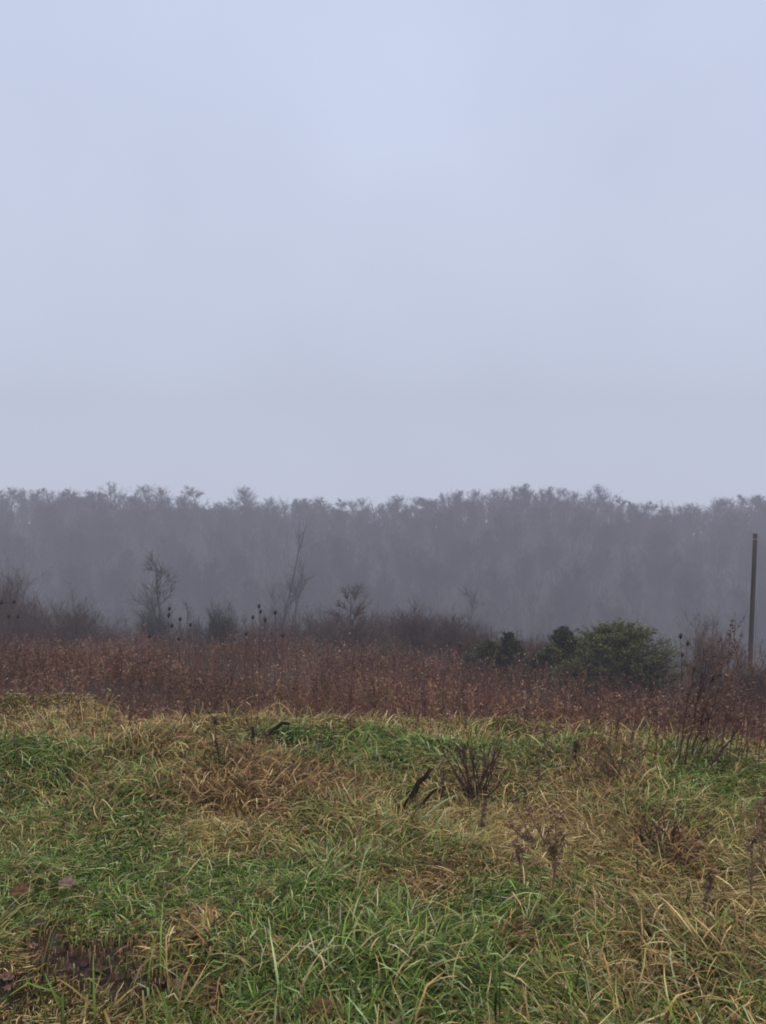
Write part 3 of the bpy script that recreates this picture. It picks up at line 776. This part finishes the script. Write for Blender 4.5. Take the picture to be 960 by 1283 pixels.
# ------------------------------------------------------------------ tall dead stalks and small plants
def stalk(label, base, tip, th, nb, nf, col, group=None, name='dead_stalk', Yb=None, bw=.5, fl=(.012, .03), Yt=None):
    reseed(label, base)
    p = spot(*base) if Yb is None else at(base[0], Yb)
    Yt = p[1] if Yt is None else Yt
    t = np.array([(tip[0] - CX) / FP * Yt, Yt, EYE + (CY - tip[1]) / FP * Yt]) - p
    r = thing(name, label, 'dried weed', p, 0.0, group)
    H = np.linalg.norm(t); col = np.array(col)
    path = straight(np.array([0, 0, -.03]), t, 8)
    path[0, 1:-1] += rng.normal(0, .012 * H, (6, 3)); path[0, 1:, 0] += 0
    Acc().tubes(path, (th * np.linspace(1, .4, 8))[None], 5, col).obj('stem', M_weed, r)
    s, tg, ix = along(path, nb, .3, 1.0)
    d = spread(tg, .3, .9)
    B = grow_paths(s, d, H * rng.uniform(.06, .26, nb) * bw * 2, 4, .2, .12)
    for k in range(nb):
        b = Acc(); b.tubes(B[k:k + 1], np.full((1, 1), th * .35) * np.array([1, .8, .6, .3]), 3, col)
        s2, t2, i2 = along(B[k:k + 1], nf, .2, 1.0)
        b.flakes(s2, rng.uniform(*fl, len(s2)), col * rng.uniform(.6, 1.7, (len(s2), 1)), aspect=.5)
        b.obj('branch', M_weed, r)
    return r
D1, D2, D3 = (.085, .054, .044), (.15, .095, .072), (.20, .13, .085)
stalk('dark leaning stalk, leftmost of the tall stalks at the right, with a thick dark top', (848, 962), (869, 838), .007, 10, 8, D1)
stalk('tallest dark leaning stalk at the right, reaching above the weeds', (856, 965), (886, 822), .008, 12, 7, D1)
stalk('dark stalk with heavy seed clusters, right of the tallest leaning stalk', (864, 960), (893, 848), .007, 14, 10, D1, fl=(.015, .03))
stalk('shorter leaning stalk in the middle of the tall stalks at the right', (872, 955), (898, 870), .008, 10, 10, D1)
stalk('low stalk leaning far right over the bright green patch', (880, 968), (930, 905), .008, 10, 8, D1)
stalk('thin reddish stalk with drooping top right of the leaning stalks', (905, 950), (915, 800), .006, 22, 14, D2, fl=(.02, .04))
stalk('reddish brown upright stalk left of the leaning stalks', (822, 950), (824, 880), .007, 12, 10, D2)
stalk('thin stalk standing in the green patch edge below the brown weeds', (770, 940), (776, 880), .006, 12, 10, D2)
stalk('brown plumed weed on the right border, tallest plant there', (938, 1145), (950, 1015), .005, 22, 12, D3, fl=(.008, .02), bw=.3)
stalk('second brown plumed weed leaning out past the right border', (952, 1110), (962, 985), .005, 18, 10, D3, bw=.3)
stalk('thin brown stalk in the centre grass with knobbly side shoots', (690, 1130), (700, 1020), .005, 16, 10, D3)
stalk('thin dark stalk in the grass to the left of the small bare shrub', (553, 1010), (556, 965), .006, 8, 6, D1)
stalk('thin stalk rising from the brown tussock at left, bent at the top', (276, 965), (268, 898), .006, 9, 8, D1)
stalk('slim dead stalk just below the small bare shrub', (600, 1052), (606, 1012), .006, 8, 8, D2)
stalk('faint stalk in the straw between the small bare shrub and the dark clump', (668, 1000), (684, 925), .005, 10, 8, D2)
stalk('thin dark stalk at the upper right edge of the grass', (716, 965), (726, 920), .006, 10, 8, D1)
stalk('slim brown stalk in the straw, lower centre, left of the plumed weed', (880, 1160), (890, 1090), .005, 14, 10, D3)
stalk('short dead stalk beside the dark brown clump of dock', (655, 1110), (650, 1060), .005, 10, 10, D3)

for bx, by, tx, ty in [(790, 948, 800, 868), (808, 955, 822, 850), (835, 945, 842, 850), (845, 950, 872, 800), (876, 958, 912, 790), (890, 962, 908, 850), (898, 955, 930, 815), (912, 965, 925, 850),
                       (922, 960, 946, 835), (935, 965, 940, 860), (950, 975, 958, 845), (760, 945, 770, 886), (740, 938, 748, 880), (868, 948, 884, 860), (905, 975, 950, 905), (850, 968, 896, 838), (858, 972, 905, 870), (866, 966, 925, 830), (842, 955, 880, 865), (880, 972, 935, 868), (830, 960, 862, 880),
                       (888, 958, 930, 790), (918, 950, 955, 800), (900, 945, 922, 775), (885, 945, 895, 778), (928, 958, 952, 850), (815, 962, 845, 890)]:
    stalk('thin loose reddish stalk among those rising at the right edge of the grass', (bx, by), (tx, ty), .0042, 8, 6, (.14, .082, .064), 'thin reddish stalks at the right', fl=(.008, .022), bw=.4)

def stem_shrub(label, base, Hpx, wpx, nst, col, th=.006):
    reseed(label, base)
    p = spot(*base); H = Hpx / FP * p[1]; fan = wpx / 2 / Hpx
    r = thing('small_shrub', label, 'shrub', p)
    d = unit(np.stack([rng.normal(0, fan * 1.5, nst), rng.normal(0, fan * 1.1, nst), np.ones(nst)], -1))
    P = grow_paths(np.stack([rng.normal(0, .03, nst), rng.normal(0, .03, nst), np.full(nst, -.02)], -1), d, H * rng.uniform(.65, 1.08, nst), 6, .10, .08)
    col = np.array(col)
    for k in range(nst):
        a = Acc(); a.tubes(P[k:k + 1], np.full((1, 1), th) * np.linspace(1, .45, 6), 5, col)
        so_ = a.obj('stem', M_weed, r)
        s, t, ix = along(P[k:k + 1], 6, .25, 1.0)
        B = grow_paths(s, spread(t, .3, .7), H * rng.uniform(.12, .3, len(s)), 4, .15, .15)
        b = Acc(); b.tubes(B, np.full((len(s), 1), th * .45) * np.array([1, .8, .6, .3]), 3, np.broadcast_to(col, (len(s), 3)))
        s, t, ix = along(B, 4, .3, 1.0)
        b.flakes(s, rng.uniform(.008, .02, len(s)), col * rng.uniform(.6, 1.6, (len(s), 1)))
        b.obj('twigs', M_weed, so_)
stem_shrub('small bare many-stemmed shrub standing in the grass right of the charred stick', (600, 1008), 84, 60, 16, D1)
stem_shrub('low brown twiggy plant on the straw between the shrub and the dark clumps', (692, 1075), 70, 60, 14, D2, .004)
stem_shrub('small reddish twiggy plant at the back of the grass, under the leaning stalks', (770, 985), 60, 50, 16, D2, .005)
stem_shrub('dark twiggy plant sunk in the straw at right, darkest patch there', (832, 1070), 56, 70, 20, D1, .005)
stem_shrub('little dark forked plant below the charred stick', (516, 1032), 36, 26, 8, D1, .005)

def tussock(label, base, wpx, hpx, n, kinds, name='grass_tussock'):
    reseed(label, base)
    p = spot(*base); sx = wpx / FP * p[1] * .56; H = hpx / FP * p[1] * .8
    a = Acc()
    x = p[0] + rng.normal(0, sx * .5, n) * (.6 + .8 * rng.random(n)); y = p[1] + rng.normal(0, min(sx, .4) * .5, n)
    head = 2 * np.pi * (1.6 * vnoise(x, y, .8, 31) + .5 * vnoise(x, y, .3, 32)) + rng.normal(0, 1.0, n)
    k = rng.choice(list(kinds), n)
    z = gz(x, y) + np.clip(H * .28 * (1 - ((x - p[0]) / sx) ** 2), 0, None) * rng.random(n)
    L = rng.uniform(.5, 1.2, n) * H * .95
    blades(a, x, y, z, head, L, rng.uniform(.004, .008, n) * (1 + .05 * max(p[1] - 4, 0)), rng.uniform(.4, 1.5, n), rng.uniform(.5, 1.9, n), blade_cols(k), 6, rng.uniform(.005, .03, n))
    v = np.concatenate(a.v) - p; a.v = [v.astype(np.float32)]
    o = a.obj(name, M_grass); o.location = [float(q) for q in p]
    tag(o, label, 'grass clump')
tussock('brown dead grass tussock at the back left, dark hollow at its right end', (190, 940), 130, 46, 1500, (2, 2, 2, 1, 1))
tussock('wide mound of brown dead grass left of centre, largest tussock', (330, 1005), 210, 62, 3200, (2, 2, 1, 2))
tussock('rusty brown rosette of dead dock leaves in the green grass, lower right of centre', (638, 1200), 62, 46, 700, (2, 2), 'dead_dock')
tussock('brown flattened clump of dead grass in the lower left green', (248, 1178), 110, 44, 900, (2, 1, 2))
tussock('small upright rust brown clump near the muddy rut', (280, 1262), 40, 50, 420, (2, 2))
tussock('brown clump of dead grass right of the lower centre', (548, 1128), 100, 42, 900, (2, 1, 2))
tussock('dark brown dead grass hump at right beside the sunken twiggy plant', (852, 1078), 80, 52, 900, (2, 2))
tussock('straw-coloured arching tussock in the lower right corner', (860, 1240), 190, 95, 1500, (1, 1, 2, 0))
tussock('lush green arching tussock at the bottom centre', (500, 1235), 220, 80, 1300, (0, 0, 0, 1))

# ------------------------------------------------------------------ sticks and fallen leaves
M_char = wood_mat('charred_wood', (.010, .008, .006), (.03, .023, .018), .95)
def stick(label, a, b, r_, bend=0.0, lift=.0, name='stick'):
    reseed(label, a)
    p = spot(*a); Yq = p[1] * .955
    p = np.array([(a[0] - CX) / FP * Yq, Yq, EYE + (CY - a[1]) / FP * Yq])
    q = np.array([(b[0] - CX) / FP * Yq, Yq + .05, EYE + (CY - b[1]) / FP * Yq]) - p
    pa = straight(-unit(q) * .12 if not bend else np.array([0, 0, 0.]), q, 7)
    pa[0, :, 2] += bend * np.sin(np.linspace(0, np.pi, 7)); pa[0, 1:-1] += rng.normal(0, r_ * .45, (5, 3))
    ac = capped(Acc(), pa, (r_ * np.array([.85, 1, .92, 1.08, .9, .84, .66]))[None], 8, np.array([.02, .02, .02]))
    o = ac.obj(name, M_char); o.location = [float(t) for t in p]
    tag(o, label, 'stick')
stick('short thick black stick poking up out of the grass, left of the small bare shrub', (513, 1001), (540, 966), .016)
stick('curved black twig lying at the top edge of the grass, left of centre', (332, 922), (362, 909), .013, .03)
stick('tiny dark stub upright beside the curved black twig', (318, 928), (315, 913), .014)
stick('thin dark twig in the grass just right of the thick black stick', (531, 1004), (548, 992), .009)

def leaf(label, px, py, L_, rz, c, curl=.5, lift=.05, tilt=.3):
    p = spot(px, py); L_ *= .74
    reseed(label, px, py); n_, m_ = 11, 9
    u = np.linspace(0, 1, n_)[:, None]; v = np.linspace(-1, 1, m_)[None]
    lobe = (np.sin(np.pi * np.clip(u, .02, .98)) ** .6) * (1 + .28 * np.cos(u * 6.28 * 3.0)) * .42
    xx = (u - .5) * np.ones_like(v); yy = v * lobe
    lobe = lobe * rng.uniform(.8, 1.15, (n_, 1)); yy = v * lobe
    zz = curl * (v ** 2) * .16 * np.sin(np.pi * u) * rng.uniform(.3, 1.6, (1, m_)) + curl * .35 * (u - .5) ** 2 + rng.normal(0, .022, (n_, m_)) + .04 * np.sin(8 * u + 3 * v)
    V = np.stack([xx, yy, zz], -1).reshape(-1, 3) * L_
    ct, st = math.cos(tilt), math.sin(tilt); V = np.stack([V[:, 0], V[:, 1] * ct - V[:, 2] * st, V[:, 1] * st + V[:, 2] * ct], -1)
    cz, sz = math.cos(rz), math.sin(rz); V = np.stack([V[:, 0] * cz - V[:, 1] * sz, V[:, 0] * sz + V[:, 1] * cz, V[:, 2]], -1)
    b = (np.arange(n_ - 1)[:, None] * m_ + np.arange(m_ - 1)[None]).ravel()
    cc = np.array(c) * (1 - .45 * np.exp(-(np.broadcast_to(v, (n_, m_)).ravel() / .15) ** 2))[:, None]
    a = Acc().add(V, np.stack([b, b + 1, b + m_ + 1, b + m_], -1), None, cc)
    s_ = straight(V[4], V[4] + (V[4] - V[4 + m_ * 3]) * .8, 3)
    a.tubes(s_, np.full((1, 3), .0016), 4, np.array(c) * .6)
    o = a.obj('fallen_leaf', M_leaf); o.location = (float(p[0]), float(p[1]), float(p[2]) + lift + (.05 if py < 1190 else 0))
    return tag(o, label, 'leaf')
leaf('single curled brown leaf on the grass near the left border', 24, 1150, .10, .2, (.16, .085, .045), 1.0, .06, .5)
leaf('pale grey upturned leaf lying against an orange brown one', 84, 1143, .095, .1, (.22, .155, .12), .8, .07, .4)
leaf('orange brown leaf next to the pale upturned leaf', 100, 1151, .105, -.6, (.20, .11, .055), 1.0, .065, -.5)
leaf('orange brown leaf at the bottom edge of the view, left of centre', 402, 1286, .10, .5, (.17, .085, .045), .9, .05, .3)
leaf('small pinkish leaf in the upper end of the muddy rut', 42, 1196, .05, .9, (.26, .16, .13), .8, .02, .2)
leaf('largest dark wet leaf, curled up in the middle of the mud', 118, 1222, .07, 2.0, (.10, .06, .055), .8, .02, .2)
leaf('rusty leaf at the lower right end of the muddy rut', 222, 1250, .07, 1.2, (.20, .11, .08), .9, .03, .3)
leaf('reddish leaf on the bare mud at the left border', 8, 1236, .08, -.3, (.20, .12, .10), .8, .02, .2)

for px, py in [(50,1180),(72,1200),(92,1206),(108,1216),(126,1224),(138,1212),(150,1236),(168,1234),(178,1246),(206,1240),(238,1256),(84,1224),(120,1240),(14,1246)]:
    reseed('wet leaf', px)
    lf = leaf('dark wet leaf matted into the muddy rut', px, py, float(rng.uniform(.05, .085)), float(rng.uniform(0, 6)), np.array([.11, .07, .058]) * float(rng.uniform(.6, 1.5)), .7, .02, float(rng.uniform(-.3, .4)))
    lf['group'] = 'wet leaves in the muddy rut'

# ------------------------------------------------------------------ fog: thin mist over field, valley and ridge; its own glow stands in for scattered light
def fog_box():
    a = Acc()
    x0, x1, y0, y1, z0, z1 = -300, 300, -100, 300, -60, 40
    V = np.array([(x, y, z) for z in (z0, z1) for y in (y0, y1) for x in (x0, x1)], float)
    q = [(0, 2, 3, 1), (4, 5, 7, 6), (0, 1, 5, 4), (1, 3, 7, 5), (3, 2, 6, 7), (2, 0, 4, 6)]
    m, nt, N, L = new_mat('mist')
    out = N('ShaderNodeOutputMaterial'); ab = N('ShaderNodeVolumeAbsorption'); em = N('ShaderNodeEmission'); ad = N('ShaderNodeAddShader')
    sig = FOG
    ab.inputs['Color'].default_value = (0, 0, 0, 1); ab.inputs['Density'].default_value = sig
    em.inputs['Color'].default_value = (*FOGC, 1); em.inputs['Strength'].default_value = sig
    L(ab.outputs[0], ad.inputs[0]); L(em.outputs[0], ad.inputs[1]); L(ad.outputs[0], out.inputs['Volume'])
    o = a.add(V, q).obj('fog', m, None, False)
    tag(o, 'thin grey mist hanging over the valley and the wooded ridge', None, kind='structure')
FOG, FOGC = .0023, (.40, .41, .51)
fog_box()

# ------------------------------------------------------------------ sky, sun, camera
SUN_EL, SUN_AZ = 42, 150
w = bpy.data.worlds.new('World'); bpy.context.scene.world = w; w.use_nodes = True
nt = w.node_tree; nt.nodes.clear(); N, L = nt.nodes.new, nt.links.new
out = N('ShaderNodeOutputWorld')
sky = N('ShaderNodeTexSky'); sky.sky_type = 'NISHITA'; sky.sun_disc = False
sky.sun_elevation = R(SUN_EL); sky.sun_rotation = R(SUN_AZ)
b1 = N('ShaderNodeBackground'); b1.inputs['Strength'].default_value = .05 * .2
L(sky.outputs[0], b1.inputs['Color'])
tc = N('ShaderNodeTexCoord'); sp = N('ShaderNodeSeparateXYZ'); L(tc.outputs['Generated'], sp.inputs[0])
rp = N('ShaderNodeValToRGB'); cr = rp.color_ramp
stops = [(0.0, (.58, .64, .80)), (.13, (.58, .64, .80)), (.30, (.60, .66, .82)), (.52, (.60, .67, .86)), (.75, (.95, .93, .88)), (1.0, (1.2, 1.1, .95))]
cr.elements[0].position, cr.elements[0].color = stops[0][0], (*stops[0][1], 1)
cr.elements[1].position, cr.elements[1].color = stops[-1][0], (*stops[-1][1], 1)
for p_, c_ in stops[1:-1]:
    e = cr.elements.new(p_); e.color = (*c_, 1)
L(sp.outputs['Z'], rp.inputs[0])
ns = N('ShaderNodeTexNoise'); ns.inputs['Scale'].default_value = 3.5; ns.inputs['Detail'].default_value = 4; ns.inputs['Roughness'].default_value = .45
L(tc.outputs['Generated'], ns.inputs['Vector'])
mr = N('ShaderNodeMapRange'); mr.inputs['From Min'].default_value = .3; mr.inputs['From Max'].default_value = .7
mr.inputs['To Min'].default_value = .95; mr.inputs['To Max'].default_value = 1.05
L(ns.outputs['Fac'], mr.inputs['Value'])
b2 = N('ShaderNodeBackground'); L(rp.outputs[0], b2.inputs['Color']); L(mr.outputs['Result'], b2.inputs['Strength'])
ad = N('ShaderNodeAddShader'); L(b1.outputs[0], ad.inputs[0]); L(b2.outputs[0], ad.inputs[1]); L(ad.outputs[0], out.inputs['Surface'])

sd = bpy.data.lights.new('sun', 'SUN'); sd.energy = 1.2; sd.angle = R(25); sd.color = (1, .97, .93)
so = bpy.data.objects.new('sun', sd); C.objects.link(so)
so.rotation_euler = (R(90 - SUN_EL), 0, R(180 - SUN_AZ))

cd = bpy.data.cameras.new('camera'); cam = bpy.data.objects.new('camera', cd); C.objects.link(cam)
cam.location = (0, 0, EYE); cam.rotation_euler = (R(90), 0, 0)
cd.sensor_fit = 'VERTICAL'; cd.angle = 2 * math.atan(641.5 / FP)
cd.clip_start = .05; cd.clip_end = 3000
sc = bpy.context.scene
sc.camera = cam
sc.view_settings.view_transform = 'Standard'; sc.view_settings.look = 'None'; sc.view_settings.exposure = 0
sc.render.engine = 'CYCLES'
sc.cycles.filter_width = 1.9
sc.cycles.max_bounces = 6; sc.cycles.diffuse_bounces = 3; sc.cycles.volume_bounces = 0
sc.cycles.use_denoising = True
